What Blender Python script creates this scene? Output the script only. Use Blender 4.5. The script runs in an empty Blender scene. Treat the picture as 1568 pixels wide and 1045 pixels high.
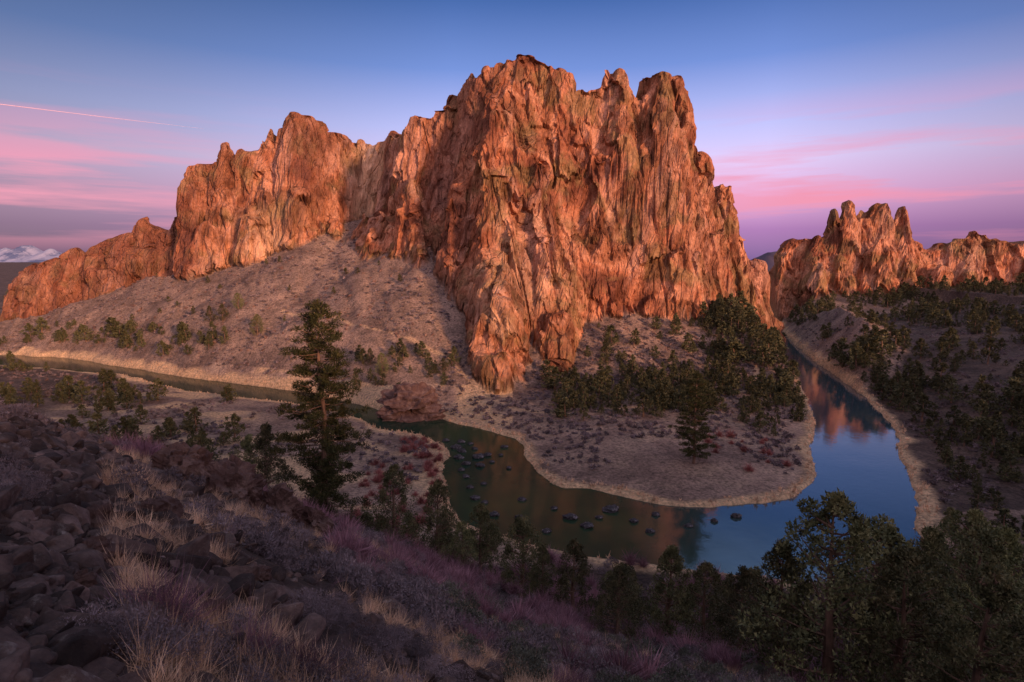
import bpy, math, numpy as np, bmesh
from mathutils import Vector
rng=np.random.default_rng(7)
f4=np.float32
# ---------------------------------------------------------------- noise
T3=rng.random((64,64,64)).astype(f4)
def vn(x,y,z,lin=False):
    xi=np.floor(x).astype(np.int32);yi=np.floor(y).astype(np.int32);zi=np.floor(z).astype(np.int32)
    fx=(x-xi).astype(f4);fy=(y-yi).astype(f4);fz=(z-zi).astype(f4)
    if not lin:
        fx=fx*fx*(3-2*fx);fy=fy*fy*(3-2*fy);fz=fz*fz*(3-2*fz)
    x0=xi&63;x1=(xi+1)&63;y0=yi&63;y1=(yi+1)&63;z0=zi&63;z1=(zi+1)&63
    def L(a,b,c):return T3[a,b,c]
    c0=(L(x0,y0,z0)*(1-fx)+L(x1,y0,z0)*fx)*(1-fy)+(L(x0,y1,z0)*(1-fx)+L(x1,y1,z0)*fx)*fy
    c1=(L(x0,y0,z1)*(1-fx)+L(x1,y0,z1)*fx)*(1-fy)+(L(x0,y1,z1)*(1-fx)+L(x1,y1,z1)*fx)*fy
    return (c0*(1-fz)+c1*fz)*2-1
def vn2(x,y,s=0):
    xi=np.floor(x).astype(np.int32);yi=np.floor(y).astype(np.int32)
    fx=(x-xi).astype(f4);fy=(y-yi).astype(f4)
    fx=fx*fx*(3-2*fx);fy=fy*fy*(3-2*fy)
    x0=xi&63;x1=(xi+1)&63;y0=yi&63;y1=(yi+1)&63
    T=T3[s]
    return ((T[x0,y0]*(1-fx)+T[x1,y0]*fx)*(1-fy)+(T[x0,y1]*(1-fx)+T[x1,y1]*fx)*fy)*2-1
def fbm2(x,y,o=4,s=0):
    r=0;a=1;t=0
    for i in range(o):
        r=r+a*vn2(x*2**i+i*7.3,y*2**i+i*3.1,s+i);t+=a;a*=.5
    return r/t
def cell2(x,y,s=0):
    xi=np.floor(x).astype(np.int32);yi=np.floor(y).astype(np.int32)
    bd=np.full(x.shape,9,f4);bv=np.zeros(x.shape,f4);b2=np.full(x.shape,9,f4)
    for i in(-1,0,1):
        for j in(-1,0,1):
            a=(xi+i)&63;b=(yi+j)&63
            px=xi+i+T3[s,a,b];py=yi+j+T3[s+1,a,b]
            d=(px-x)**2+(py-y)**2
            m=d<bd
            b2=np.where(m,bd,np.minimum(b2,d));bd=np.where(m,d,bd);bv=np.where(m,T3[s+2,a,b],bv)
    return bv,np.sqrt(b2)-np.sqrt(bd)
def cell3(x,y,z,s=0):
    """3D cells: random value of the nearest feature point and a random tilt, for planar rock blocks"""
    xi=np.floor(x).astype(np.int32);yi=np.floor(y).astype(np.int32);zi=np.floor(z).astype(np.int32)
    bd=np.full(x.shape,9,f4);bv=np.zeros(x.shape,f4)
    for i in(-1,0,1):
        for j in(-1,0,1):
            for k in(-1,0,1):
                a=(xi+i+s)&63;b=(yi+j)&63;c=(zi+k)&63
                dx=x-(xi+i+T3[a,b,c]);dy=y-(yi+j+T3[b,c,a]);dz=z-(zi+k+T3[c,a,b])
                d=dx*dx+dy*dy+dz*dz
                v=T3[(a+7)&63,b,c]*2-1+(T3[a,(b+9)&63,c]*2-1)*dx*1.3+(T3[a,b,(c+5)&63]*2-1)*dz*1.3+(T3[(a+3)&63,(b+3)&63,c]*2-1)*dy*1.3
                m=d<bd
                bd=np.where(m,d,bd);bv=np.where(m,v,bv)
    return bv
def ss(a,b,x):
    t=np.clip((x-a)/(b-a),0,1);return t*t*(3-2*t)
# ---------------------------------------------------------------- survey of the canyon (metres)
inner=[(250,760),(275,640),(257,553),(209,433),(180,360),(157,300),(131,239),(112,205),(99,178),(86,163),(72,156),(52,155),(41,158),(24,168),(13,172),(6,194),(1.6,219),(-24,239),(-37,252),(-59,258),(-79,275),(-123,305),(-196,339),(-247,366),(-335,412),(-450,430),(-640,450)]
outer=[(-640,421),(-450,396),(-335,376),(-238,341),(-176,302),(-115,277),(-75,255),(-56,233),(-38,224),(-22,205),(-22,178),(-15,150),(-4,139),(11,130),(20,127),(33,124),(62,118),(81,121),(101,133),(111,148),(125,173),(149,212),(170,254),(192,317),(216,404),(250,510),(269,560),(292,640),(268,770)]
def catmull(P,n=3):
    P=[P[0]]+P+[P[-1]];o=[]
    for i in range(1,len(P)-2):
        a,b,c,d=[np.array(q,float) for q in P[i-1:i+3]]
        for k in range(n):
            t=k/n;o.append(.5*((2*b)+(-a+c)*t+(2*a-5*b+4*c-d)*t*t+(-a+3*b-3*c+d)*t**3))
    o.append(np.array(P[-2],float));return o
poly=np.array(catmull(inner)+catmull(outer))
def river(x,y):
    """signed distance to river outline, negative in the water"""
    out=np.full(x.shape,400.,f4)
    m=(x>-700)&(x<420)&(y>60)&(y<850)
    X=x[m].astype(f4);Y=y[m].astype(f4)
    bd=np.full(X.shape,1e9,f4);ins=np.zeros(X.shape,bool)
    n=len(poly)
    for i in range(n):
        ax,ay=poly[i];bx,by=poly[(i+1)%n];dx=bx-ax;dy=by-ay
        if dx*dx+dy*dy<1e-6: continue
        t=np.clip(((X-ax)*dx+(Y-ay)*dy)/(dx*dx+dy*dy),0,1)
        bd=np.minimum(bd,(X-ax-t*dx)**2+(Y-ay-t*dy)**2)
        if abs(dy)>1e-9:
            ins^=((ay>Y)!=(by>Y))&(X<dx*(Y-ay)/dy+ax)
    d=np.sqrt(bd);out[m]=np.where(ins,-d,d)
    return out
# ridges : list of (points, half width, steepness)
R=[]
R.append(([(-68,430,171),(-44,425,172)],7,5.2))
R.append(([(-44,424,172),(-33,416,185)],5,5.2))
R.append(([(-25,408,194),(-21,405,200),(-10,400,202),(7,395,198),(30,395,189)],8,5))
R.append(([(32,396,172),(59,395,176)],6,5))
R.append(([(64,395,190),(78,395,188)],5,5.5))
R.append(([(78,396,167),(87,396,167)],5,5))
R.append(([(89,395,187),(106,395,186)],6,5.5))
R.append(([(106,398,150),(117,402,141),(130,410,141)],6,5))
R.append(([(130,412,123),(143,415,120),(151,418,118)],6,4.5))
R.append(([(151,420,103),(169,424,81),(186,440,72)],4,3.5))
R.append(([(-6,392,190),(-6,370,158),(-10,345,116),(-10,320,74),(-10,302,44),(-10,291,20)],9,4))
R.append(([(-22,402,186),(-30,386,152),(-36,370,112),(-35,348,68),(-32,330,34)],4,4.5))
R.append(([(12,390,176),(16,364,126),(20,342,82),(22,326,48),(23,316,26)],7,4))
R.append(([(38,392,170),(39,382,136),(38,368,85),(37,354,46)],3,4.5))
R.append(([(60,392,170),(57,382,130),(53,374,80),(51,364,42)],5,4.8))
R.append(([(80,392,164),(81,385,126),(81,377,76),(80,368,38)],3,5))
R.append(([(100,392,180),(104,386,134),(107,378,78),(109,370,36)],5,4.6))
R.append(([(135,410,130),(138,402,90),(141,394,44)],4,4))
R.append(([(120,402,136),(122,392,98),(122,382,44)],3,4))
# saddle and recess
R.append(([(-68,430,168),(-79,462,163),(-101,498,175),(-125,512,173),(-148,518,173)],8,5.5))
R.append(([(-66,428,168),(-68,410,130),(-62,392,98),(-58,376,72)],4,4))
R.append(([(-50,424,168),(-48,402,120),(-46,382,76)],4,4.5))
R.append(([(-116,456,110),(-96,432,106),(-84,415,94),(-72,398,80)],3,2))
# left mass
R.append(([(-147,505,169),(-154,492,174),(-163,481,182),(-180,480,183)],9,5.5))
R.append(([(-184,481,163),(-187,480,164),(-193,480,169),(-198,480,170),(-206,480,162)],7,5))
R.append(([(-206,480,161),(-233,480,161)],8,5))
R.append(([(-233,480,147),(-258,480,146)],8,6))
R.append(([(-150,498,160),(-150,480,140),(-142,466,110)],4,4))
R.append(([(-170,475,165),(-166,462,128),(-162,452,90)],5,4))
R.append(([(-195,474,150),(-203,460,112),(-207,452,74)],6,4))
R.append(([(-236,474,145),(-241,460,100),(-245,450,62)],7,4))
R.append(([(-256,482,126),(-275,492,107),(-292,500,97),(-315,500,102),(-350,500,89),(-376,500,79),(-424,500,60),(-440,503,40)],7,3.2))
R.append(([(-285,495,96),(-288,484,70),(-290,476,50)],4,3))
R.append(([(-330,496,88),(-335,482,60),(-338,474,40)],4,3))
R.append(([(-375,496,74),(-380,482,50),(-383,472,26)],4,3))
# right group
R.append(([(275,640,72),(301,640,86),(340,638,108)],5,3.5))
R.append(([(342,636,110),(355,630,122),(364,630,129)],4,5))
R.append(([(366,632,112),(378,630,112)],4,4))
R.append(([(382,629,127),(400,628,133),(406,629,127)],6,6))
R.append(([(409,630,116),(416,629,118),(423,629,125)],4,6))
R.append(([(425,632,102),(431,633,99),(454,634,93),(488,630,97),(524,628,100),(560,628,103),(640,628,98),(760,640,90)],8,4))
for px,a in((330,96),(352,112),(390,120),(424,104),(456,86),(490,90),(528,92),(556,94),(590,92)):
    R.append(([(px,626,a),(px-4,612,a*.72+4),(px-6,600,40)],6,3.4))
PIN=[(-41,423,186,1.8),(-31,415,192,2.6),(31,395,195,2.4),(52,395,181,2.4),(-195,480,176,2.6),(-232,480,166,2.6),(-315,500,107,3),
     (118,403,146,3),(148,417,123,2.8),(70,395,193,4.),(97,395,190,6),(350,632,127,2.8),(364,630,135,2.8),(423,629,129,2.8),(-172,480,186,8),(500,628,102,4)]
TA=[([(-470,472,14),(-392,468,24),(-300,470,54),(-233,452,62),(-175,452,78),(-150,470,96),(-124,488,106),(-95,470,104),(-72,420,88),(-50,385,74)],.60),
    ([(-50,385,74),(-44,352,46),(-40,334,22)],.64),
    ([(48,345,24),(58,368,38),(80,370,36),(113,372,34),(136,398,46),(172,428,68),(205,470,62),(230,560,40)],.5),
    ([(250,640,26),(301,612,32),(400,596,36),(557,590,40),(900,590,44)],.24)]
def segfield(X,Y,pts,w,k,cone=True):
    best=np.full(X.shape,-1e3,f4)
    for (ax,ay,az),(bx,by,bz) in zip(pts[:-1],pts[1:]):
        dx=bx-ax;dy=by-ay
        t=np.clip(((X-ax)*dx+(Y-ay)*dy)/(dx*dx+dy*dy),0,1)
        d=np.sqrt((X-ax-t*dx)**2+(Y-ay-t*dy)**2)
        best=np.maximum(best,az+(bz-az)*t-k*np.maximum(0,d-w))
    return best
def near_h(x,y):
    bx=np.where(x<0,26*np.tanh(.5*np.maximum(-x,0)/26),-16*np.tanh(.25*np.maximum(x,0)/16))
    h=67.3-.6*y+bx
    cap=93+4*fbm2(x*.01+5,y*.01,3,5)  # unseen rim behind the camera, its height set to shade the foreground
    k=6.
    return -k*np.logaddexp(-h/k,-cap/k)
def terrain(x,y,detail=True):
    x=x.astype(f4);y=y.astype(f4)
    s=river(x,y)+1.5*fbm2(x*.12,y*.12,3,2)+1.8*fbm2(x*.04,y*.04,2,6)
    r=np.hypot(x,y)
    nb=near_h(x,y)
    right=np.clip((s-6),0,400)*.17*ss(0,60,x-(95+y*.28))*ss(700,500,y)
    v=2.2+np.minimum(right,34)+ np.clip((y-170)*.03,0,5)*(x>-40)*ss(8,40,s)
    v=v-1.2*ss(25,2,s)
    v=v+ss(420,900,np.abs(x)+np.maximum(0,y-500)*.6)*18
    k=2.5
    land=k*np.logaddexp(nb/k,v/k)-.8
    land=land+1.4*fbm2(x*.045,y*.045,4,8)*ss(4,25,s)*ss(5,30,r)+.18*fbm2(x*.5,y*.5,3,9)+.4
    ta=np.full(x.shape,-1e3,f4)
    mt=(x>-900)&(x<1200)&(y>150)&(y<900)
    if mt.any():
        X=x[mt];Y=y[mt]
        t=ta[mt]
        for p,sl in TA: t=np.maximum(t,segfield(X,Y,p,0,sl))
        t=t+1.8*fbm2(X*.05,Y*.05,4,12)+3.2*np.abs(fbm2(X*.08+Y*.03,Y*.015,3,14))
        lim=1.2+np.maximum(s[mt],0)*.95
        t=np.minimum(t,lim)
        ta[mt]=t
    base=np.maximum(land,ta)
    tal=ss(0,3,ta-land)
    rock=np.zeros(x.shape,f4)
    mc=(x>-520)&(x<800)&(y>270)&(y<760)&(s>2)
    if mc.any():
        X=x[mc];Y=y[mc]
        wx=X+10*fbm2(X*.03,Y*.03,3,20)+1.2*fbm2(X*.16,Y*.16,2,24)
        wy=Y+10*fbm2(X*.03+9,Y*.03,3,22)+1.2*fbm2(X*.16,Y*.16+5,2,26)
        c=np.full(X.shape,-1e3,f4)
        for p,w,kk in R:
            xs=[q[0] for q in p];ys=[q[1] for q in p]
            mm=(X>min(xs)-60)&(X<max(xs)+60)&(Y>min(ys)-60)&(Y<max(ys)+60)
            if not mm.any():continue
            xx=.72*X[mm]+.28*wx[mm];yy=.35*Y[mm]+.65*wy[mm]
            c[mm]=np.maximum(c[mm],segfield(xx,yy,p,w,kk))
        b0,e0=cell2(wx/22,wy/17,46);b1,e1=cell2(wx/10,wy/9,30)
        lf=np.where(X<-60,.6,1.)
        c=c+2.6*lf+(b0-.85)*19*lf+(b1-.75)*9*lf-3*lf*ss(.09,0,e0)+.8*fbm2(X*.2,Y*.2,3,40)
        q=np.sin(c*.11+5*fbm2(X*.02,Y*.02,2,44))
        c=c+1.8*q
        for (a,b,zt,w) in PIN:
            mm=(np.abs(X-a)<20)&(np.abs(Y-b)<20)
            if mm.any():
                dx_=.85*(X[mm]-a)+.15*(wx[mm]-a);dy_=(Y[mm]-b)*.6
                c[mm]=np.maximum(c[mm],zt+2*fbm2(X[mm]*.3,Y[mm]*.3,2,41)-6*np.maximum(0,np.hypot(dx_,dy_)-w))
        bb=base[mc]
        rock[mc]=ss(-.5,2.5,c-bb)
        base[mc]=np.maximum(bb,c)
    z=-2.5+(np.maximum(base,.8)+2.5)*ss(-2.0,1.6,s)
    far=ss(1500,6000,r);z=z*(1-far)+28*far
    return z,rock,s,tal
# ---------------------------------------------------------------- mesh helpers
def mk_mesh(name,V,F,mats,smooth=False,midx=None,attrs=None):
    V=np.ascontiguousarray(V,dtype=f4);F=np.ascontiguousarray(F,dtype=np.int32)
    me=bpy.data.meshes.new(name)
    me.vertices.add(len(V));me.vertices.foreach_set("co",V.ravel())
    n=F.shape[1]
    me.loops.add(F.size);me.loops.foreach_set("vertex_index",F.ravel())
    me.polygons.add(len(F));me.polygons.foreach_set("loop_start",np.arange(0,F.size,n,dtype=np.int32))
    for m in mats: me.materials.append(m)
    if midx is not None: me.polygons.foreach_set("material_index",np.asarray(midx,dtype=np.int32))
    sm=np.broadcast_to(np.asarray(smooth,dtype=bool),(len(F),))
    me.polygons.foreach_set("use_smooth",np.ascontiguousarray(sm))
    me.update(calc_edges=True)
    if attrs:
        for k,a in attrs.items():
            at=me.color_attributes.new(k,'FLOAT_COLOR','POINT')
            at.data.foreach_set("color",np.ascontiguousarray(a,dtype=f4).ravel())
    return me
def add(name,me,loc=(0,0,0),rot=0,scale=1):
    o=bpy.data.objects.new(name,me);bpy.context.scene.collection.objects.link(o)
    o.location=loc;o.rotation_euler=(0,0,rot);o.scale=(scale,)*3 if not hasattr(scale,'__len__') else scale
    return o
def merge(name,protos,P,S,mats,tint=None,midx=False,tilt=0.0,smooth=False):
    """many copies of small prototype meshes as ONE mesh"""
    Vs=[];Fs=[];Cs=[];M=[];off=0
    idx=rng.integers(0,len(protos),len(P))
    for k,pr in enumerate(protos):
        v,f=pr[0],pr[1];sel=np.where(idx==k)[0]
        if len(sel)==0:continue
        a=rng.random(len(sel))*6.283;ca=np.cos(a)[:,None];sa=np.sin(a)[:,None]
        s=S[sel]
        s=s[:,None]*np.ones((1,3)) if s.ndim==1 else s
        x=v[None,:,0]*s[:,0:1];y=v[None,:,1]*s[:,1:2];z=v[None,:,2]*s[:,2:3]
        X=x*ca-y*sa;Y=x*sa+y*ca
        if tilt:
            tx=rng.normal(0,tilt,len(sel))[:,None];z=z+X*tx
        W=np.stack([X,Y,z],-1)+P[sel][:,None,:]
        Vs.append(W.reshape(-1,3))
        Fs.append((f[None]+(np.arange(len(sel))*len(v))[:,None,None]+off).reshape(-1,3))
        off+=len(sel)*len(v)
        c=np.ones((len(sel),len(v),4));c[:,:,0]=rng.random(len(sel))[:,None]
        c[:,:,1]=(tint[sel] if tint is not None else 0*a)[:,None]
        c[:,:,2]=np.clip(v[None,:,2],0,1)
        Cs.append(c.reshape(-1,4))
        if midx: M.append(np.tile(pr[2],len(sel)))
    me=mk_mesh(name,np.concatenate(Vs),np.concatenate(Fs),mats,smooth,np.concatenate(M) if midx else None,{"tint":np.concatenate(Cs)})
    return add(name,me)
# ---------------------------------------------------------------- materials
class N:
    def __init__(s,name):
        s.m=bpy.data.materials.new(name);s.m.use_nodes=True;s.t=s.m.node_tree
        s.b=s.t.nodes["Principled BSDF"];s.b.inputs["Roughness"].default_value=.9
        s.b.inputs["Specular IOR Level"].default_value=.2
    def n(s,ty,**kw):
        nd=s.t.nodes.new(ty)
        for k,v in kw.items():setattr(nd,k,v)
        return nd
    def l(s,a,b):s.t.links.new(a,b)
    def set(s,sock,v):
        if isinstance(v,bpy.types.NodeSocket):s.l(v,sock)
        else:
            if isinstance(v,tuple) and len(v)==3 and sock.type=='RGBA':v=v+(1,)
            sock.default_value=v
    def coord(s,scale=(1,1,1),kind='Object'):
        tc=s.n("ShaderNodeTexCoord");mp=s.n("ShaderNodeMapping");mp.inputs["Scale"].default_value=scale
        s.l(tc.outputs[kind],mp.inputs["Vector"]);return mp.outputs[0]
    def noise(s,vec,scale,detail=6,rough=.6,dist=0):
        nd=s.n("ShaderNodeTexNoise");s.l(vec,nd.inputs["Vector"])
        nd.inputs["Scale"].default_value=scale;nd.inputs["Detail"].default_value=detail
        nd.inputs["Roughness"].default_value=rough;nd.inputs["Distortion"].default_value=dist
        return nd.outputs["Fac"]
    def ramp(s,f,st):
        r=s.n("ShaderNodeValToRGB");s.l(f,r.inputs[0]);e=r.color_ramp.elements
        while len(e)<len(st):e.new(.5)
        for i,(p,c) in enumerate(st):
            e[i].position=p;e[i].color=(c+(1,)) if isinstance(c,tuple) else (c,c,c,1)
        return r.outputs[0]
    def mix(s,f,a,b,bt='MIX'):
        m=s.n("ShaderNodeMix",data_type='RGBA',blend_type=bt)
        s.set(m.inputs[0],f);s.set(m.inputs[6],a);s.set(m.inputs[7],b);return m.outputs[2]
    def math(s,op,a,b=0.):
        m=s.n("ShaderNodeMath",operation=op);s.set(m.inputs[0],a);s.set(m.inputs[1],b);return m.outputs[0]
    def attr(s,name):
        a=s.n("ShaderNodeAttribute",attribute_name=name);sp=s.n("ShaderNodeSeparateColor")
        s.l(a.outputs["Color"],sp.inputs[0]);return sp.outputs
    def bump(s,h,dist,st=1.,nrm=None):
        b=s.n("ShaderNodeBump");b.inputs["Strength"].default_value=st;b.inputs["Distance"].default_value=dist
        s.l(h,b.inputs["Height"])
        if nrm:s.l(nrm,b.inputs["Normal"])
        return b.outputs[0]
    def col(s,c):s.set(s.b.inputs["Base Color"],c)
g=N("terrain_material")
co=g.coord()
mpn=g.n("ShaderNodeMapping");g.l(g.coord(),mpn.inputs["Vector"]);mpn.inputs["Rotation"].default_value=(0,math.radians(-14),0)
mps=g.n("ShaderNodeMapping");g.l(mpn.outputs[0],mps.inputs["Vector"]);mps.inputs["Scale"].default_value=(1,1,.3);cov=mps.outputs[0]
m1=g.attr("mask1");m2=g.attr("mask2")
big=g.noise(co,.018,5,.55,.6)
rockc=g.ramp(big,[(.30,(.12,.048,.034)),(.40,(.24,.092,.052)),(.46,(.43,.17,.088)),(.51,(.55,.27,.16)),(.56,(.37,.155,.08)),(.62,(.22,.10,.055)),(.72,(.56,.33,.20))])
olive=g.ramp(g.noise(co,.045,5,.62),[(.50,0.),(.60,1.)])
rockc=g.mix(g.math('MULTIPLY',olive,.7),rockc,(.23,.155,.07))
grey=g.ramp(g.noise(cov,.035,5,.62,.6),[(.54,0.),(.62,1.)])
rockc=g.mix(g.math('MULTIPLY',grey,.6),rockc,(.54,.30,.21))
varn=g.ramp(g.noise(cov,.055,5,.6,.8),[(.55,0.),(.62,1.)])
rockc=g.mix(g.math('MULTIPLY',varn,.55),rockc,(.13,.054,.036))
stre=g.ramp(g.noise(cov,.12,6,.62,.2),[(.36,(.5,.43,.40)),(.5,(.95,.93,.92)),(.66,(1.3,1.26,1.2))])
rockc=g.mix(1.,rockc,stre,'MULTIPLY')
fine=g.ramp(g.noise(co,.5,5,.75),[(.30,(.68,.65,.64)),(.5,(1.,1.,1.)),(.7,(1.25,1.23,1.2))])
rockc=g.mix(1.,rockc,fine,'MULTIPLY')
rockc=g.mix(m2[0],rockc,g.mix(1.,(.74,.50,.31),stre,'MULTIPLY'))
rockc=g.mix(m2[1],rockc,g.mix(1.,(.16,.064,.044),fine,'MULTIPLY'))
s1=g.noise(co,.06,8,.65);s2=g.noise(co,.9,8,.7)
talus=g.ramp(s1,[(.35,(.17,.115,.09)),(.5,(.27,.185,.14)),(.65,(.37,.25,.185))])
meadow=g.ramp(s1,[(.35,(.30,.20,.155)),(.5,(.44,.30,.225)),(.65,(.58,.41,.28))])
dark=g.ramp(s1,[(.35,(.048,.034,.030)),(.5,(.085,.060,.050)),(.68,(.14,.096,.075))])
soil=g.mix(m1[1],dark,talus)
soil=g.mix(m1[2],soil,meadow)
speck=g.ramp(s2,[(.35,(.45,.45,.45)),(.5,(1.,1.,1.)),(.66,(1.5,1.45,1.4))])
soil=g.mix(1.,soil,speck,'MULTIPLY')
spots=g.ramp(g.noise(co,.28,5,.8),[(.54,0.),(.60,1.)])
soil=g.mix(g.math('MULTIPLY',spots,.45),soil,(.065,.052,.038))
soil=g.mix(m2[2],soil,g.mix(1.,(.66,.44,.25),speck,'MULTIPLY'))
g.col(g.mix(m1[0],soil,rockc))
h1=g.noise(co,.13,7,.66,0.);h2=g.noise(cov,.20,6,.64,0.)
vo=g.n("ShaderNodeTexVoronoi",feature='DISTANCE_TO_EDGE');g.l(cov,vo.inputs["Vector"]);vo.inputs["Scale"].default_value=.15
crk=g.ramp(vo.outputs["Distance"],[(0.,0.),(.07,1.)])
vo2=g.n("ShaderNodeTexVoronoi",feature='DISTANCE_TO_EDGE');g.l(cov,vo2.inputs["Vector"]);vo2.inputs["Scale"].default_value=.42
crk2=g.ramp(vo2.outputs["Distance"],[(0.,0.),(.12,1.)])
hh=g.math('ADD',g.math('MULTIPLY',h1,2.4),g.math('ADD',g.math('MULTIPLY',h2,2.6),g.math('ADD',g.math('MULTIPLY',crk,.75),g.math('MULTIPLY',crk2,.3))))
hs=g.noise(co,.8,8,.75)
hm=g.n("ShaderNodeMix",data_type='FLOAT');g.l(m1[0],hm.inputs[0]);g.l(hs,hm.inputs[2]);g.l(hh,hm.inputs[3])
g.set(g.b.inputs["Normal"],g.bump(hm.outputs[0],1.3,.9))
g.b.inputs["Specular IOR Level"].default_value=.1
M_ter=g.m
g=N("river_water_material");co=g.coord()
sx=g.n("ShaderNodeSeparateXYZ");g.l(co,sx.inputs[0])
calm=g.n("ShaderNodeMapRange");g.l(g.math('ADD',sx.outputs[0],g.math('MULTIPLY',g.noise(co,.05,3),30.)),calm.inputs[0])
calm.inputs[1].default_value=40;calm.inputs[2].default_value=95;cf=calm.outputs[0]
g.col(g.mix(cf,g.ramp(g.noise(co,.03,4),[(.35,(.014,.034,.022)),(.65,(.036,.056,.026))]),(.03,.06,.075)))
def mr(a,b):
    m=g.n("ShaderNodeMapRange");g.l(cf,m.inputs[0]);m.inputs[3].default_value=a;m.inputs[4].default_value=b;return m.outputs[0]
g.set(g.b.inputs["Roughness"],mr(.10,.02));g.set(g.b.inputs["IOR"],mr(1.2,2.5));g.b.inputs["Specular IOR Level"].default_value=.5
g.set(g.b.inputs["Normal"],g.bump(g.math('ADD',g.noise(co,.5,4,.6),g.math('MULTIPLY',g.noise(co,.06,2,.5),2.)),.06,.35))
M_wat=g.m
def foliage(name,c1,c2,c3,sc=.9,ov=.5,hv=.03):
    g=N(name);co=g.coord();t=g.attr("tint")
    c=g.ramp(g.noise(co,sc,3,.7),[(.32,c1),(.5,c2),(.68,c3)])
    oi=g.n("ShaderNodeObjectInfo")
    v=g.math('ADD',g.math('MULTIPLY',oi.outputs["Random"],ov),g.math('ADD',.5,g.math('MULTIPLY',t[0],.7)))
    hs=g.n("ShaderNodeHueSaturation");g.l(c,hs.inputs["Color"]);g.l(v,hs.inputs["Value"])
    g.l(g.math('ADD',.47,g.math('MULTIPLY',oi.outputs["Random"],hv)),hs.inputs["Hue"])
    g.col(hs.outputs[0]);g.b.inputs["Roughness"].default_value=.7
    return g.m
M_jun=foliage("juniper_foliage",(.028,.033,.016),(.066,.068,.030),(.13,.115,.048))
M_jun2=foliage("near_juniper_foliage",(.050,.056,.025),(.112,.11,.046),(.22,.19,.08),.9,.9,.045)
M_pine=foliage("pine_needles",(.024,.033,.011),(.062,.068,.020),(.13,.12,.034))
M_sage=foliage("sagebrush_foliage",(.08,.062,.062),(.155,.118,.118),(.26,.20,.19),.5)
M_gsage=foliage("green_sage_foliage",(.06,.062,.042),(.115,.115,.08),(.18,.17,.12),.5)
M_twig=foliage("bare_twigs",(.13,.060,.068),(.25,.125,.135),(.38,.21,.21),.5)
M_red=foliage("red_willow_twigs",(.14,.045,.04),(.22,.075,.065),(.28,.12,.10))
M_grass=foliage("dry_grass_blades",(.34,.22,.13),(.58,.40,.24),(.76,.56,.36),.4)
g=N("bark");co=g.coord((1,1,.2));g.col(g.ramp(g.noise(co,3,6),[(.35,(.08,.05,.035)),(.65,(.26,.15,.10))]));M_bark=g.m
g=N("basalt_rock");co=g.coord();t=g.attr("tint")
c=g.ramp(g.noise(co,1.3,8,.7),[(.32,(.042,.028,.024)),(.5,(.108,.070,.058)),(.66,(.21,.137,.11))])
c=g.mix(g.ramp(g.noise(co,3.,6,.7),[(.58,0.),(.7,.7)]),c,(.28,.24,.205))
hs=g.n("ShaderNodeHueSaturation");g.l(c,hs.inputs["Color"]);g.l(g.math('ADD',.45,g.math('MULTIPLY',t[0],1.25)),hs.inputs["Value"])
g.col(hs.outputs[0]);g.set(g.b.inputs["Normal"],g.bump(g.noise(co,5,8,.75),.15,1.));M_bas=g.m
g=N("boulder_rock");co=g.coord()
c=g.ramp(g.noise(co,.35,8,.7),[(.32,(.07,.036,.030)),(.5,(.16,.09,.072)),(.66,(.28,.18,.14))])
g.col(c);g.set(g.b.inputs["Normal"],g.bump(g.noise(co,.6,10,.75),.8,.9));M_bou=g.m
g=N("river_rock_material");co=g.coord()
g.col(g.ramp(g.noise(co,.9,6,.7),[(.4,(.025,.022,.025)),(.58,(.075,.065,.065)),(.66,(.30,.27,.28))]));g.b.inputs["Roughness"].default_value=.6;M_rr=g.m
# ---------------------------------------------------------------- terrain mesh
def axis(segs,far=30000,gr=1.28):
    o=[]
    for a,b,s in segs:o.append(np.arange(a,b,s))
    c=np.concatenate(o);a=c[0];b=c[-1]
    l=[];s=segs[0][2]
    while a>-far:s*=gr;a-=s;l.append(a)
    r=[];s=segs[-1][2]
    while b<far:s*=gr;b+=s;r.append(b)
    return np.array(l[::-1]+list(c)+r)
ax=axis([(-480,-80,1.1),(-80,185,.62),(185,620,1.5)])
ay=axis([(-120,0,3),(0,40,.6),(40,120,1.1),(120,280,1.0),(280,420,.38),(420,530,.6),(530,660,.9)])
X,Y=np.meshgrid(ax,ay);sh=X.shape
x=X.ravel();y=Y.ravel()
z,rock,s,tal=terrain(x,y)
def blur(a,n=2):
    a=a.reshape(sh).astype(f4)
    for _ in range(n):
        a=(np.roll(a,1,0)+np.roll(a,-1,0)+a)/3;a=(np.roll(a,1,1)+np.roll(a,-1,1)+a)/3
    return a.ravel()
# spread vertical steps over several rows so the walls keep enough vertices for the block detail
rk=ss(.3,.9,blur(rock,2))
z=z*(1-rk)+blur(z,2)*rk
Z=z.reshape(sh)
gy=np.gradient(Z,ay,axis=0).ravel();gx=np.gradient(Z,ax,axis=1).ravel()
gm=np.sqrt(gx*gx+gy*gy)+1e-6
st=ss(.6,2.0,gm)*rock
mk=rock>.02
xx=x.astype(f4)[mk];yy=y.astype(f4)[mk];zz=z[mk]
u=xx*.83+yy*.56+zz*.14;v_=-.56*xx+.83*yy
u=u+1.0*vn(xx/9,yy/9,zz/16);v_=v_+1.0*vn(xx/9+5,yy/9,zz/16)
dsp=5*vn(u/26+3,v_/26,zz/55,True)+2.6*cell3(u/16,v_/16,zz/44,3)+1.3*cell3(u/7.5,v_/7.5,zz/20,11)+.55*cell3(u/3.6,v_/3.6,zz/8.5,23)
dsp=dsp-2.0*ss(.08,0,np.abs(vn(xx/13+4+zz/50,yy/15,zz/80)))
D=np.zeros(x.shape,f4);D[mk]=dsp*st[mk]
bx_=blur(gx/gm,4);by_=blur(gy/gm,4)
px=x-bx_*D;py=y-by_*D
V=np.stack([px,py,z],-1)
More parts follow.
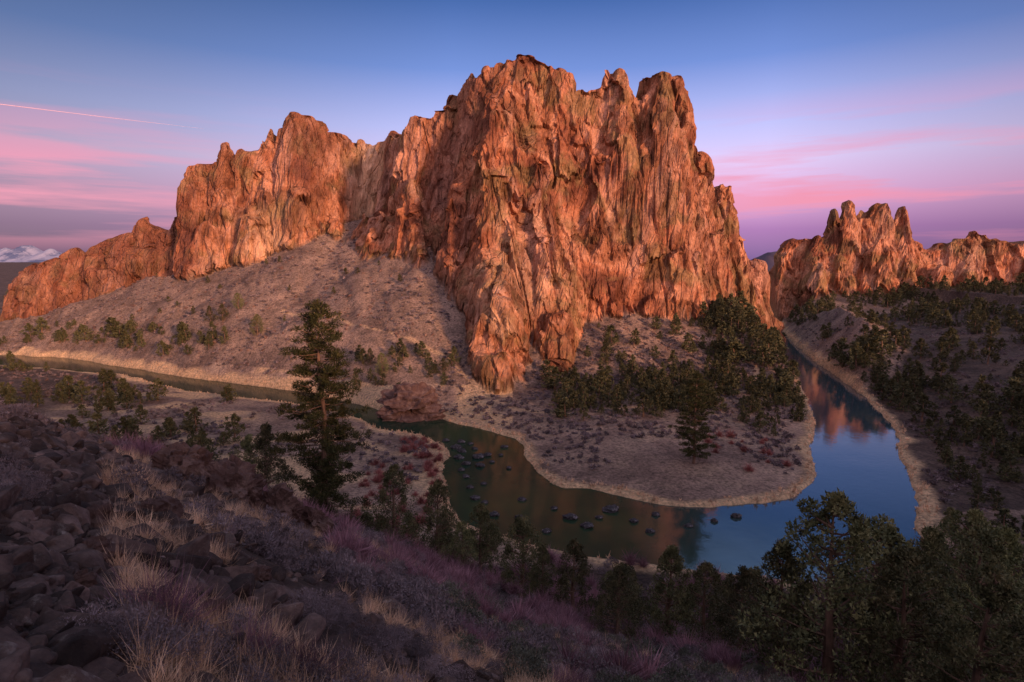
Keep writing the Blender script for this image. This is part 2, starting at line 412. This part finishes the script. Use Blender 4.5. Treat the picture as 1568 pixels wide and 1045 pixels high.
nr,nc=sh
idx=np.arange(nr*nc,dtype=np.int32).reshape(sh)
F=np.stack([idx[:-1,:-1],idx[:-1,1:],idx[1:,1:],idx[1:,:-1]],-1).reshape(-1,4)
xf=x.astype(f4);yf=y.astype(f4)
penin=ss(1,6,s)*(z<14)*ss(300,250,yf)*(yf>120)*(xf>-60)*(xf<185)*((xf<95+ (yf-150)*.45)|(yf<150))
leftflat=ss(0,5,s)*(z<9)*(xf<0)*(yf>150)*(yf<340)*ss(-240,-190,xf)
meadow=np.clip(penin+leftflat*.9,0,1)*(.65+.45*fbm2(xf*.05,yf*.05,3,3))
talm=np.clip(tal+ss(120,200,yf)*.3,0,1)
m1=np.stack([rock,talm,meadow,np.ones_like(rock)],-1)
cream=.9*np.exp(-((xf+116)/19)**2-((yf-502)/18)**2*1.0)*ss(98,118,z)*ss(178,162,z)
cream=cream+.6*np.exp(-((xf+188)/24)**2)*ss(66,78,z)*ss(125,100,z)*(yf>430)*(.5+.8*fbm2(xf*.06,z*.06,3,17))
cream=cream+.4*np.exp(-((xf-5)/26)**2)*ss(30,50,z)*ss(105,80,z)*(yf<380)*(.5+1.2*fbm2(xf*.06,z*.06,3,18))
redm=np.exp(-((xf+24)/17)**2)*ss(130,155,z)*(yf<430)+np.exp(-((xf+160)/13)**2)*ss(105,130,z)*(yf>430)*.9+np.exp(-((xf+255)/14)**2)*.8*(yf>430)+.85*ss(-268,-285,xf)+.7*np.exp(-((xf+48)/10)**2)*(yf<430)
strip=ss(-.6,.4,s)*ss(6,2.,s+4.*fbm2(xf*.08,yf*.08,3,5))*(z<6)
strip=np.maximum(strip,leftflat*ss(-.1,.25,fbm2(xf*.05+3,yf*.08,3,15))*.85)
tr=np.full(x.shape,99.,f4)
path=[(-150,372),(-110,345),(-83,322),(-37,297),(-14,274),(2,252),(22,243),(50,250),(90,262),(125,290),(150,340)]
for (a,b),(c,d) in zip(path[:-1],path[1:]):
    t=np.clip(((xf-a)*(c-a)+(yf-b)*(d-b))/((c-a)**2+(d-b)**2),0,1);tr=np.minimum(tr,np.hypot(xf-a-t*(c-a),yf-b-t*(d-b)))
strip=np.maximum(strip,.55*ss(1.6,.6,tr+1.2*fbm2(xf*.1,yf*.1,2,4))*(rock<.3))
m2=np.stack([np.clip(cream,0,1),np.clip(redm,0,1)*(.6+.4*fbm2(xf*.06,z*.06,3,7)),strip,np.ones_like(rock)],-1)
rf=rock[F].mean(1)
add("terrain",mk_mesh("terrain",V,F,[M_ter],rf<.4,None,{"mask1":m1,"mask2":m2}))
V=np.array([(-640,100,0),(420,100,0),(420,900,0),(-640,900,0)],float)
add("river",mk_mesh("river",V,np.array([[0,1,2,3]]),[M_wat],False))
def H(x,y):
    a=np.atleast_1d(np.asarray(x,float));b=np.atleast_1d(np.asarray(y,float))
    return terrain(a,b)
# ---------------------------------------------------------------- plant prototypes
def tube(P,r,n=6):
    P=np.array(P,float);V=[];F=[]
    a=np.arange(n)/n*6.2832
    for i,p in enumerate(P):
        d=P[min(i+1,len(P)-1)]-P[max(i-1,0)];d/=np.linalg.norm(d)+1e-9
        u=np.cross(d,(0.3,.9,.1));u/=np.linalg.norm(u);w=np.cross(d,u)
        V.append(p+r[i]*(np.cos(a)[:,None]*u+np.sin(a)[:,None]*w))
    for i in range(len(P)-1):
        for j in range(n):
            a0=i*n+j;a1=i*n+(j+1)%n;F+=[(a0,a1,a1+n),(a0,a1+n,a0+n)]
    return np.concatenate(V),np.array(F)
def unit(n):
    v=rng.normal(size=(n,3));return v/np.linalg.norm(v,axis=1)[:,None]
def leaves(C,Rr,n,size,up=.3,w=.35,flat=.7):
    C=np.repeat(C,n,0);Rr=np.repeat(Rr,n)
    o=unit(len(C));o[:,2]*=flat
    P=C+o*(Rr*rng.random(len(C))**.4)[:,None]
    a=o*.7+unit(len(C))*.7;a[:,2]+=up;a/=np.linalg.norm(a,axis=1)[:,None]
    b=np.cross(a,unit(len(C)));b/=np.linalg.norm(b,axis=1)[:,None]+1e-6
    sz=size*(.6+.8*rng.random(len(C)))[:,None]
    V=np.stack([P-b*sz*w,P+b*sz*w,P+a*sz],1).reshape(-1,3)
    return V,np.arange(len(V)).reshape(-1,3)
def join(parts):
    Vs=[];Fs=[];M=[];o=0
    for v,f,m in parts:
        Vs.append(v);Fs.append(f+o);M.append(np.full(len(f),m));o+=len(v)
    return np.concatenate(Vs),np.concatenate(Fs),np.concatenate(M)
def juniper(Hh=10,Rad=2.6,nc=110,nl=60,ls=.28,limbs=True,cone=.75,base=.06,cs=1.):
    parts=[]
    lean=rng.normal(0,.04,2)*Hh
    tr=[(0,0,-.06*Hh)]+[(lean[0]*t+rng.normal(0,.01*Hh),lean[1]*t+rng.normal(0,.01*Hh),Hh*t) for t in(.15,.35,.6,.93)]
    parts.append((*tube(tr,[.35*Hh/10,.28*Hh/10,.2*Hh/10,.12*Hh/10,.002*Hh],7),0))
    t=rng.random(nc)**.85*(1-base)+base;an=rng.random(nc)*6.283
    ph=rng.random(3)*6.28
    prof=(1-t)**cone*(.55+.45*np.minimum(1,t/.22))*(1+.28*np.sin(an*2+ph[0]+t*5)+.2*np.sin(an*3+ph[1]-t*9))
    rr=Rad*prof*(.35+.65*rng.random(nc)**.5)*1.15+.005*Hh
    C=np.stack([np.cos(an)*rr+lean[0]*t,np.sin(an)*rr+lean[1]*t,t*Hh*.97],1)
    cr=cs*Rad*(.13+.17*rng.random(nc))*(1.15-.65*t)
    parts.append((*leaves(C,cr,nl,ls,.45,.34,1.15),1))
    if limbs:
        for i in range(0,nc,3):
            c=C[i];p=np.array([lean[0]*t[i],lean[1]*t[i],max(.3,c[2]-rr[i]*.5)])
            parts.append((*tube([p,(p+c)/2+(0,0,-.1),c],[.07,.05,.015],4),0))
        for k in range(14):
            a=rng.random()*6.28;zz=Hh*rng.uniform(.3,.92);L=Rad*rng.uniform(.7,1.2)*(1.15-zz/Hh)
            p=np.array([0,0,zz]);q=p+np.array([math.cos(a)*L,math.sin(a)*L,L*.7])
            parts.append((*tube([p,q],[.045,.008],3),0))
            for kk in range(3):
                u=rng.uniform(.4,.9);m_=p+(q-p)*u
                parts.append((*tube([m_,m_+unit(1)[0]*.35*L+(0,0,.15)],[.02,.004],3),0))
    return join(parts)
def pine(Hh=30,Rad=5.6,nlimb=85,nl=34):
    parts=[]
    tr=[(0,0,-2)]+[(rng.normal(0,.15),rng.normal(0,.15),Hh*t) for t in(.1,.3,.5,.7,.87,1.)]
    parts.append((*tube(tr,[.55,.5,.42,.34,.25,.13,.03],9),0))
    CC=[];RR=[]
    for i in range(nlimb):
        t=.08+.91*(i+rng.random())/nlimb
        an=i*2.4+rng.normal(0,.5)
        L=Rad*(1-t)**.5*(.7+.45*min(1,(t-.05)/.25))*rng.uniform(.5,1.15)+.3
        if rng.random()<.14:L*=.4
        d=np.array([math.cos(an),math.sin(an),0])
        p=np.array([0,0,t*Hh]);m=p+d*L*.55+(0,0,-.06*L*(1-t)*2);q=p+d*L+(0,0,.10*L+(t-.5)*.25*L)
        parts.append((*tube([p,m,q],[.12*(1.2-t),.07,.02],4),0))
        nck=max(2,int(L*1.3))
        for k in range(nck):
            u=.35+.65*(k+.5)/nck if L>1.5 else rng.random()
            c=(p*(1-u)+q*u)+rng.normal(0,.4,3)*(1,1,.5)
            CC.append(c);RR.append(.5+.4*rng.random())
    CC.append((0,0,Hh));RR.append(.5)
    parts.append((*leaves(np.array(CC),np.array(RR),nl,.40,.5,.18,.65),1))
    return join(parts)
def tree_mesh(name,p,mats):return mk_mesh(name,p[0],p[1],mats,False,p[2])
z0=H(-29.5,86)[0][0]
add("pine_tree",tree_mesh("pine_tree",pine(64-z0,7.4,165,52),[M_bark,M_pine]),(-29.5,86,z0))
z0=H(61,184)[0][0]
add("pine_tree",tree_mesh("pine_tree_b",pine(34-z0,8.,120,60),[M_bark,M_pine]),(61,184,z0))
jm=[]
for i in range(6):
    jm.append(tree_mesh("juniper_mesh_%d"%i,juniper(10,2.9+.7*rng.random(),140,70,.17,True,.45+.3*rng.random(),.06,.82),[M_bark,M_jun2]))
NJ=[(19.5,32,56.6),(17.6,34.5,52.5),(22.5,30,54.0),(23.5,26,55.4),(24.5,36,53.5),(27.7,60,36),(22.6,62,35.5),(15.5,52,43),(15,70,30.5),
(9.3,80,29),(2,95,26),(-13,95,32.5),(-21,95,35),(-50,110,38),(52,60,41),(30,74,26),(48,66,35),(20,46,44.),(33,40,45),(38,48,41.5),(30,27,53),(36,33,49),(44,52,39),
(12,60,36),(24,52,39),(57,74,34),(66,84,27),(38,62,33),(-8,88,28),(5,86,25),(-57,118,33),(-36,104,34),(-64,112,35),(-6,104,24),(10,50,42),(72,78,32),(80,92,28)]
for i,(a,b,t) in enumerate(NJ):
    z0=H(a,b)[0][0];h=max(3.,t-z0)
    w=h/10*rng.uniform(.95,1.2) if h<9 else h/10*.95
    add("juniper_tree",jm[i%6],(a,b,z0-.1),rng.random()*6,(w,w,h/10))
lod=[juniper(1,.30,46,16,.075,False,.45+.3*rng.random(),.04) for _ in range(7)]
def scatter(x0,x1,y0,y1,n,smin=4,dens=.0,sc=.02,rockmax=.3,zmax=999,seed=50):
    x=rng.uniform(x0,x1,n*3);y=rng.uniform(y0,y1,n*3)
    z,r,s,t=terrain(x,y)
    k=(s>smin)&(r<rockmax)&(z<zmax)&(fbm2(x*sc,y*sc,3,50)>dens)
    x,y,z=x[k][:n],y[k][:n],z[k][:n]
    return np.stack([x,y,z-.1],1)
Pm=[];Sm=[]
def addt(P,h0,h1,keep=None):
    if keep is not None:P=P[keep(P)]
    h=h0+(h1-h0)*rng.random(len(P))**1.6;Pm.append(P);Sm.append(np.stack([h*rng.uniform(.85,1.5,len(P))]*2+[h],1))
addt(scatter(165,560,170,600,1200,7,-.25),3,14)
addt(scatter(130,420,110,260,460,9,-.35),4,15,lambda P:P[:,0]>P[:,1]*.5+80)
addt(scatter(120,200,95,230,110,6,-.4),3,8,lambda P:P[:,0]>P[:,1]*.45+62)
addt(scatter(30,215,250,470,240,4,-.25,.05),3,13)
addt(scatter(120,215,270,460,170,3,-.8),4,17)
addt(scatter(18,95,234,300,110,6,-.6),4,12,lambda P:P[:,1]>234)
addt(scatter(95,150,215,300,46,6,-.6),4,11)
addt(scatter(-90,-30,265,300,26,4,-.6),4,9)
addt(scatter(-340,-60,105,300,420,9,-.3),4,12,lambda P:(P[:,0]<-P[:,1]*.50))
addt(scatter(-430,-140,350,440,190,8,-.2,zmax=22),3,13)
addt(scatter(-330,-60,350,470,20,8,-.5),3,6)
addt(scatter(-1000,-400,200,900,600,8,-.2),5,9)
addt(scatter(400,1400,500,1500,500,8,-.2),5,9)
addt(scatter(200,560,520,600,130,8,-.4),3,7)
merge("distant_juniper_trees",lod,np.concatenate(Pm),np.concatenate(Sm),[M_bark,M_jun],None,True)
mid=[juniper(1,.30,80,34,.05,False,.5+.3*rng.random(),.04) for _ in range(5)]
P=scatter(-10,110,82,112,44,6,-.7);P2=scatter(-50,0,108,140,24,4,-.6);P3=scatter(104,150,100,140,34,6,-.6)
h1_=rng.uniform(2,4.2,len(P));P=np.concatenate([P,P2,P3]);h=np.concatenate([h1_,rng.uniform(3,6.5,len(P2)+len(P3))])
merge("riverside_juniper_trees",mid,P,np.stack([h,h,h],1)*np.array([1.25,1.25,1]),[M_bark,M_jun2],None,True)
for a,b,h in((-158,350,13),(-190,372,12),(-200,376,11),(-182,378,11),(-66,284,11),(-74,292,9),(-35,284,9)):
    z0=H(a,b)[0][0];add("juniper_tree",jm[int(rng.integers(6))],(a,b,z0-.1),rng.random()*6,(h/9,h/9,h/10))
def twigs(n,L,w,spread=1.):
    a=rng.random(n)*6.283;e=rng.uniform(.15,1.5,n);l=L*rng.uniform(.5,1.,n)
    d=np.stack([np.cos(a)*np.cos(e)*spread,np.sin(a)*np.cos(e)*spread,np.sin(e)],1)
    p=d*l[:,None]*rng.uniform(0,.55,n)[:,None]+rng.normal(0,.06,(n,3))*L
    q=p+(d+rng.normal(0,.35,(n,3)))*l[:,None]*.6
    b=np.cross(d,unit(n));b/=np.linalg.norm(b,axis=1)[:,None]
    V=np.stack([p-b*w,p+b*w,q],1).reshape(-1,3);V[:,2]=np.maximum(V[:,2],-.1)
    return V,np.arange(3*n).reshape(-1,3)
def sage(nc=26,nl=20,ls=.11,nt=60,tw=.012):
    c=unit(nc)*np.array([.45,.45,.3])+(0,0,.32);c[:,2]=np.abs(c[:,2])
    a=leaves(c,np.full(nc,.15),nl,ls,.6,.2,.9);b=twigs(nt,.85,tw)
    return join([(a[0],a[1],0),(b[0],b[1],0)])[:2]
def fg(n,y0=3,y1=110,bmin=-1.05,bmax=.95,p=1.0):
    y=y0*(y1/y0)**(rng.random(n)**p);b=rng.uniform(bmin,bmax,n);x=b*y
    return x,y
def put(x,y,off=-.03):
    z,r,s,t=terrain(x,y);k=s>2.5
    return np.stack([x,y,z+off],1)[k]
x,y=fg(900,4.5,18);k=fbm2(x*.3,y*.3,3,4)+.9*np.clip(x/y+.35,-1,.4)>.04;P=put(x[k],y[k])
merge("sagebrush_shrubs",[sage(40,36,.05,120,.005) for _ in range(4)],P,rng.uniform(.35,.85,len(P)),[M_sage],None,tilt=.15)
x,y=fg(2400,18,125);k=fbm2(x*.12,y*.12,3,4)+.9*np.clip(x/y+.35,-1,.4)>-.08;P=put(x[k],y[k])
merge("hillside_sagebrush_shrubs",[sage() for _ in range(5)],P,rng.uniform(.6,1.3,len(P))*(.8+P[:,1]/90),[M_sage],None,tilt=.15)
x,y=fg(130,14,60,-.15,.9);P=put(x,y)
merge("green_sage_shrubs",[sage(44,40,.07,60,.006) for _ in range(4)],P,rng.uniform(.6,1.5,len(P))*(.8+P[:,1]/60),[M_gsage],None,tilt=.1)
x,y=fg(900,7,20,-.7,.9);k=fbm2(x*.2+5,y*.2,3,6)>-.04;P=put(x[k],y[k])
merge("bare_bushes",[twigs(700,1.,.0055) for _ in range(4)],P,rng.uniform(.5,1.1,len(P)),[M_twig],None)
x,y=fg(1900,20,125,-.75,.9);k=fbm2(x*.1+5,y*.1,3,6)>-.12;P=put(x[k],y[k])
merge("hillside_bare_bushes",[twigs(420,1.,.014) for _ in range(4)],P,rng.uniform(.9,1.9,len(P))*(.75+P[:,1]/90),[M_twig],None)
x,y=fg(4200,4,60,-.75,.6);k=fbm2(x*.25+5,y*.25,3,7)>.06;P=put(x[k],y[k])
merge("dry_grass_tufts",[twigs(130,.55,.005,.6) for _ in range(4)],P,rng.uniform(.6,1.3,len(P))*(.8+P[:,1]/40),[M_grass],None)
def vs(x0,x1,y0,y1,n,**k):return scatter(x0,x1,y0,y1,n,**k)
P=np.concatenate([vs(-40,170,155,330,1700,smin=6,dens=-.1,sc=.04),vs(-260,-40,180,330,900,smin=5,dens=-.1,sc=.04),vs(120,420,120,520,2600,smin=5,dens=-.3,sc=.04),vs(-420,-30,330,470,1500,smin=6,dens=-.3,sc=.04),vs(30,200,290,430,900,smin=6,dens=-.3,sc=.04)])
merge("valley_sagebrush",[leaves(unit(9)*np.array([.5,.5,.25])+(0,0,.3),np.full(9,.3),6,.4,.4,.4,.8) for _ in range(4)],P,rng.uniform(.6,1.9,len(P)),[M_sage],None)
P=np.concatenate([vs(-48,-8,150,235,60,smin=1.5,dens=-.3,sc=.05),vs(70,100,178,215,18,smin=6,dens=-.2,sc=.05),vs(-60,-20,110,150,60,smin=2,dens=-.5)])
merge("red_willow_shrubs",[twigs(260,1.,.025) for _ in range(3)],P,rng.uniform(1.5,3.4,len(P)),[M_red],None)
x=rng.uniform(-260,270,90000);y=rng.uniform(115,520,90000);s=terrain(x,y)[2]
cl_=fbm2(x*.1,y*.1,3,5)
k=(s>.3)&(s+2.8*cl_<4.4*(.45+.55*rng.random(len(s))))&((y>150)|(x<-12)|(x>105)|(rng.random(len(s))<.25));x=x[k];y=y[k];P=np.stack([x,y,terrain(x,y)[0]-.05],1)
merge("bank_grass",[twigs(18,1.,.08,.5) for _ in range(5)],P,rng.uniform(.6,1.8,len(P))*np.where((P[:,0]<-60),.6,1),[M_grass],None)
# ---------------------------------------------------------------- rocks
def hull(n=14,sq=(1,1,.7)):
    bm=bmesh.new()
    for p in unit(n)*np.array(sq)*(.8+.35*rng.random((n,1))):bm.verts.new(p*.5)
    bmesh.ops.convex_hull(bm,input=bm.verts[:])
    for v in [v for v in bm.verts if not v.link_faces]:bm.verts.remove(v)
    bmesh.ops.dissolve_limit(bm,angle_limit=math.radians(14),verts=bm.verts[:],edges=bm.edges[:])
    bmesh.ops.bevel(bm,geom=bm.edges[:],offset=.03,segments=1,affect='EDGES')
    bmesh.ops.triangulate(bm,faces=bm.faces[:]);bm.verts.index_update()
    V=np.array([v.co[:] for v in bm.verts]);F=np.array([[v.index for v in f.verts] for f in bm.faces]);bm.free()
    return V,F
rocks=[hull(int(rng.integers(12,24)),(1,rng.uniform(.6,1),rng.uniform(.5,.85))) for _ in range(12)]
x,y=fg(28000,3.2,95,-1.1,.9,.9)
k=(fbm2(x*.15,y*.15,3,11)-1.2*(x/y+.34)>.0)|(rng.random(len(x))<.10)
P=put(x[k],y[k],.02)
S=np.exp(rng.normal(-1.25,.55,len(P)))*(.6+P[:,1]/22);S=np.clip(S,.06,1.5)
merge("scree_rocks",rocks,P,S,[M_bas],None,tilt=.3)
P=np.concatenate([vs(-420,-30,300,480,2600,smin=6,dens=-.4,sc=.05),vs(20,190,290,430,1500,smin=6,dens=-.4,sc=.05)])
merge("talus_boulders",rocks,P,np.exp(rng.normal(.15,.55,len(P))),[M_bou],None,tilt=.3)
def boulder(name,loc,size,mat,sub=5,seed=0,amp=.25,block=True):
    bm=bmesh.new();bmesh.ops.create_icosphere(bm,subdivisions=sub,radius=.5)
    v=np.array([q.co[:] for q in bm.verts],dtype=f4)
    d=v/np.linalg.norm(v,axis=1)[:,None]
    if block:
        nn=unit(14).astype(f4);ds=.34+.12*rng.random(14)
        for n_,dd in zip(nn,ds):
            e=v@n_-dd;v=v-np.maximum(e,0)[:,None]*n_
    q=v*4+seed*5.3
    n=vn(q[:,0],q[:,1],q[:,2])*.3+cell3(q[:,0]*1.3,q[:,1]*1.3,q[:,2]*1.3,seed)*.22+vn(q[:,0]*6,q[:,1]*6,q[:,2]*6)*.1
    v=v+d*(n*amp)[:,None]
    v=v*np.array(size)
    for b,c in zip(bm.verts,v):b.co=c
    me=bpy.data.meshes.new(name);bm.to_mesh(me);bm.free();me.materials.append(mat)
    return add(name,me,loc)
boulder("river_boulder",(-46,250,3.8),(31,17,19),M_bou,5,1,.4)
boulder("river_boulder",(-36,249,1.2),(12,10,8),M_bou,4,2,.4)
for i,(a,b,w) in enumerate([(-21,207,4),(-18.5,203,3.4),(-12,197,4.4),(-9,199,3.2),(-11,188,3.2),(28,153,4.6),(16,148,3.6),(20,143,3.6),(-11,161,3),(-5,150,3),(62,149,3),(-16,190,3.2),(-19,196,3.6),(-3,208,2.8),(76,140,2.4),(33,146,2.4),(-15,178,2.6),(3,160,2.4),(40,150,2.2),(-20,214,3),(-1,186,2.2),(9,140,2.4),(47,143,2.2),(-9,172,2.),
    (-26,216,2.6),(-14,206,2.2),(-7,192,2.),(-17,184,2.2),(-13,169,2.4),(-8,158,2.),(2,148,2.6),(24,148,2.),(36,140,2.4),(12,154,2.),(55,146,2.),(-4,199,1.8),(-16,212,2.)]):
    boulder("river_rock",(a,b,.25),(w*1.1,w*.8,w*.6),M_rr,3,i+4)
for i,(a,b,w,h) in enumerate([(-19.5,38,4.2,3.6),(-22.5,37,3.6,3.2),(-17.5,40,3.4,3),(-21,40.5,4,4),(-16,43,3,2.4),(-24.5,39,3,2.2)]):
    z0=H(a,b)[0][0];boulder("rock_outcrop",(a,b,z0+h*.2),(w,w*.8,h*1.1),M_bou,5,i+30,.5)
for i,(a,b,w) in enumerate([(-4.8,8.2,.7),(-2.7,8.6,.45),(-4.2,9.6,.5),(-7,9,.7),(-1.,9.6,.35),(-6.2,7.6,.5),(-3.6,7.4,.5),(-8.6,11,.9),(-6,12.5,.8),(-9.5,14,1.),(-3.5,12,.6),(-11,17,1.1)]):
    z0=H(a,b)[0][0];boulder("foreground_boulder",(a,b,z0+w*.15),(w,w*.8,w*.75),M_bou,4,i+50,.35)
# ---------------------------------------------------------------- far mountains
def range_mesh(name,x0,x1,y0,depth,hf,mat,nx=260,ny=24):
    xs=np.linspace(x0,x1,nx);v=np.linspace(-1,1,ny)
    XX,VV=np.meshgrid(xs,v);h=hf(XX)
    ZZ=h*(1-np.abs(VV))**1.0+h*.16*fbm2(XX/(depth*.12),VV*4,4,9)*(1-np.abs(VV))**.5
    V=np.stack([XX,y0+VV*depth,ZZ+20],-1).reshape(-1,3);id=np.arange(nx*ny).reshape(ny,nx)
    F=np.stack([id[:-1,:-1],id[:-1,1:],id[1:,1:],id[1:,:-1]],-1).reshape(-1,4)
    add(name,mk_mesh(name,V,F,[mat],True))
g=N("snow");co=g.coord();g.col(g.ramp(g.noise(co,.0012,6,.7),[(.42,(.12,.15,.26)),(.52,(.34,.35,.46))]));M_sn=g.m  # snow with distance haze painted in as a bluish-lavender tint
def snowh(x):
    b=x/22000
    return 22000*(.012+.020*np.exp(-((b+.842)/.018)**2)+.012*np.exp(-((b+.88)/.02)**2)+.009*np.exp(-((b+.80)/.016)**2)+.004*fbm2(b*90,b*0,4,3))*ss(-.70,-.77,b)
range_mesh("snowy_mountain",-24000,-15300,22000,1500,snowh,M_sn)
g=N("far_hill");g.col((.10,.075,.10));M_fh=g.m
def hillh(x):
    b=x/3200
    return 3200*(.03*np.exp(-((b-.455)/.035)**2)+.004*fbm2(b*60,b*0,4,8)+.006)
range_mesh("distant_hill",1000,2600,3200,300,hillh,M_fh,160,12)
g=N("vapour_trail");g.col((.8,.5,.5));g.b.inputs["Emission Color"].default_value=(.6,.36,.55,1);g.b.inputs["Emission Strength"].default_value=.3  # pink light on the trail is put in as emission
v,f=tube([(-4700,5000,1420),(-4290,5000,1372),(-3400,5000,1266),(-2600,5000,1175)],[2.6,2.6,1.6,.3],8)
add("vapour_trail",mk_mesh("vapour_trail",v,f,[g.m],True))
# ---------------------------------------------------------------- light
az=math.radians(42);el=math.radians(10)
sd=Vector((math.sin(az)*math.cos(el),-math.cos(az)*math.cos(el),math.sin(el)))
L=bpy.data.lights.new("sun","SUN");L.energy=5.;L.angle=math.radians(7);L.color=(1,.53,.31)
o=bpy.data.objects.new("sun",L);bpy.context.scene.collection.objects.link(o);o.rotation_euler=sd.to_track_quat('Z','Y').to_euler();o.location=sd*500
w=bpy.data.worlds.new("World");bpy.context.scene.world=w;w.use_nodes=True;t=w.node_tree;nt=t.nodes
bg=nt["Background"];bg.inputs[1].default_value=.10
def nn(ty,**k):
    a=nt.new(ty)
    for q,v_ in k.items():setattr(a,q,v_)
    return a
def lk(a,b):t.links.new(a,b)
def mth(op,a,b=0.,c=None):
    m=nn("ShaderNodeMath",operation=op)
    for i,v_ in enumerate((a,b) if c is None else (a,b,c)):
        if isinstance(v_,bpy.types.NodeSocket):lk(v_,m.inputs[i])
        else:m.inputs[i].default_value=v_
    return m.outputs[0]
def rmp(f,st,lin=True):
    r=nn("ShaderNodeValToRGB");lk(f,r.inputs[0]);e=r.color_ramp.elements
    while len(e)<len(st):e.new(.5)
    for i,(p,c) in enumerate(st):
        e[i].position=p;e[i].color=(c+(1,)) if isinstance(c,tuple) else (c,c,c,1)
    return r.outputs[0]
def mx(f,a,b,bt='MIX'):
    m=nn("ShaderNodeMix",data_type='RGBA',blend_type=bt)
    for s_,v_ in((0,f),(6,a),(7,b)):
        if isinstance(v_,bpy.types.NodeSocket):lk(v_,m.inputs[s_])
        else:m.inputs[s_].default_value=v_ if not isinstance(v_,tuple) else v_+(1,)
    return m.outputs[2]
sky=nn("ShaderNodeTexSky",sky_type='NISHITA');sky.sun_disc=False;sky.sun_elevation=el;sky.sun_rotation=math.atan2(sd.x,sd.y)
tc=nn("ShaderNodeTexCoord");sp=nn("ShaderNodeSeparateXYZ");lk(tc.outputs["Generated"],sp.inputs[0])
el_=mth('MULTIPLY',mth('ADD',sp.outputs[2],.05),1.25)
def E(s):return min(1,(s+.05)*1.25)
grad=rmp(el_,[(0.,(.05,.04,.10)),(E(0),(.14,.08,.26)),(E(.05),(.30,.12,.38)),(E(.10),(.60,.30,.58)),(E(.155),(.58,.47,.79)),(E(.215),(.38,.40,.78)),(E(.30),(.12,.20,.55)),(E(.39),(.030,.085,.31)),(E(.5),(.22,.36,.70)),(1.,(.25,.29,.48))])
hl=mth('DIVIDE',sp.outputs[0],mth('MAXIMUM',mth('SQRT',mth('ADD',mth('MULTIPLY',sp.outputs[0],sp.outputs[0]),mth('MULTIPLY',sp.outputs[1],sp.outputs[1]))),.01))
side=rmp(mth('ADD',mth('MULTIPLY',hl,.5),.5),[(.1,.34),(.25,.60),(.45,1.02),(.70,1.02),(.87,.56),(1.,.5)])
grad=mx(1.,grad,mx(1.,side,(1.42,1.38,1.3),'MULTIPLY'),'MULTIPLY')
mp=nn("ShaderNodeMapping");mp.inputs["Scale"].default_value=(1.3,1.3,17);mp.inputs["Location"].default_value=(.4,.2,.3);lk(tc.outputs["Generated"],mp.inputs[0])
no=nn("ShaderNodeTexNoise");lk(mp.outputs[0],no.inputs["Vector"]);no.inputs["Scale"].default_value=1.5;no.inputs["Detail"].default_value=6;no.inputs["Roughness"].default_value=.55
cl=rmp(no.outputs["Fac"],[(.45,0.),(.58,1.)])
band=rmp(el_,[(E(.01),0.),(E(.06),.85),(E(.13),1.),(E(.17),.45),(E(.25),0.)])
sidec=rmp(mth('ADD',mth('MULTIPLY',hl,.5),.5),[(.2,.85),(.3,.4),(.38,.05),(.6,.2),(.72,1.),(1.,1.)])
cm=mth('MULTIPLY',mth('MULTIPLY',cl,band),sidec)
grad=mx(cm,grad,(.95,.28,.44))
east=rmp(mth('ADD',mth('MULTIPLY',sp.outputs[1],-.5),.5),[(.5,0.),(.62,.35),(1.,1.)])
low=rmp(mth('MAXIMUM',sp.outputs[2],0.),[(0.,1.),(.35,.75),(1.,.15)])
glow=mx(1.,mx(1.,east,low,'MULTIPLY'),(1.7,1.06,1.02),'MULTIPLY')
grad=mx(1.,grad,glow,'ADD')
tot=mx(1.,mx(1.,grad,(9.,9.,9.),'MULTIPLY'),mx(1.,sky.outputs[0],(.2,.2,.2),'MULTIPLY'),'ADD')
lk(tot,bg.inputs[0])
c=bpy.data.cameras.new("camera");c.lens=20;c.sensor_width=36;c.clip_start=.1;c.clip_end=60000
o=bpy.data.objects.new("camera",c);bpy.context.scene.collection.objects.link(o);o.location=(0,0,70);o.rotation_euler=(math.radians(82),0,0)
sc=bpy.context.scene;sc.camera=o
sc.view_settings.view_transform='Standard';sc.view_settings.look='None';sc.view_settings.exposure=0
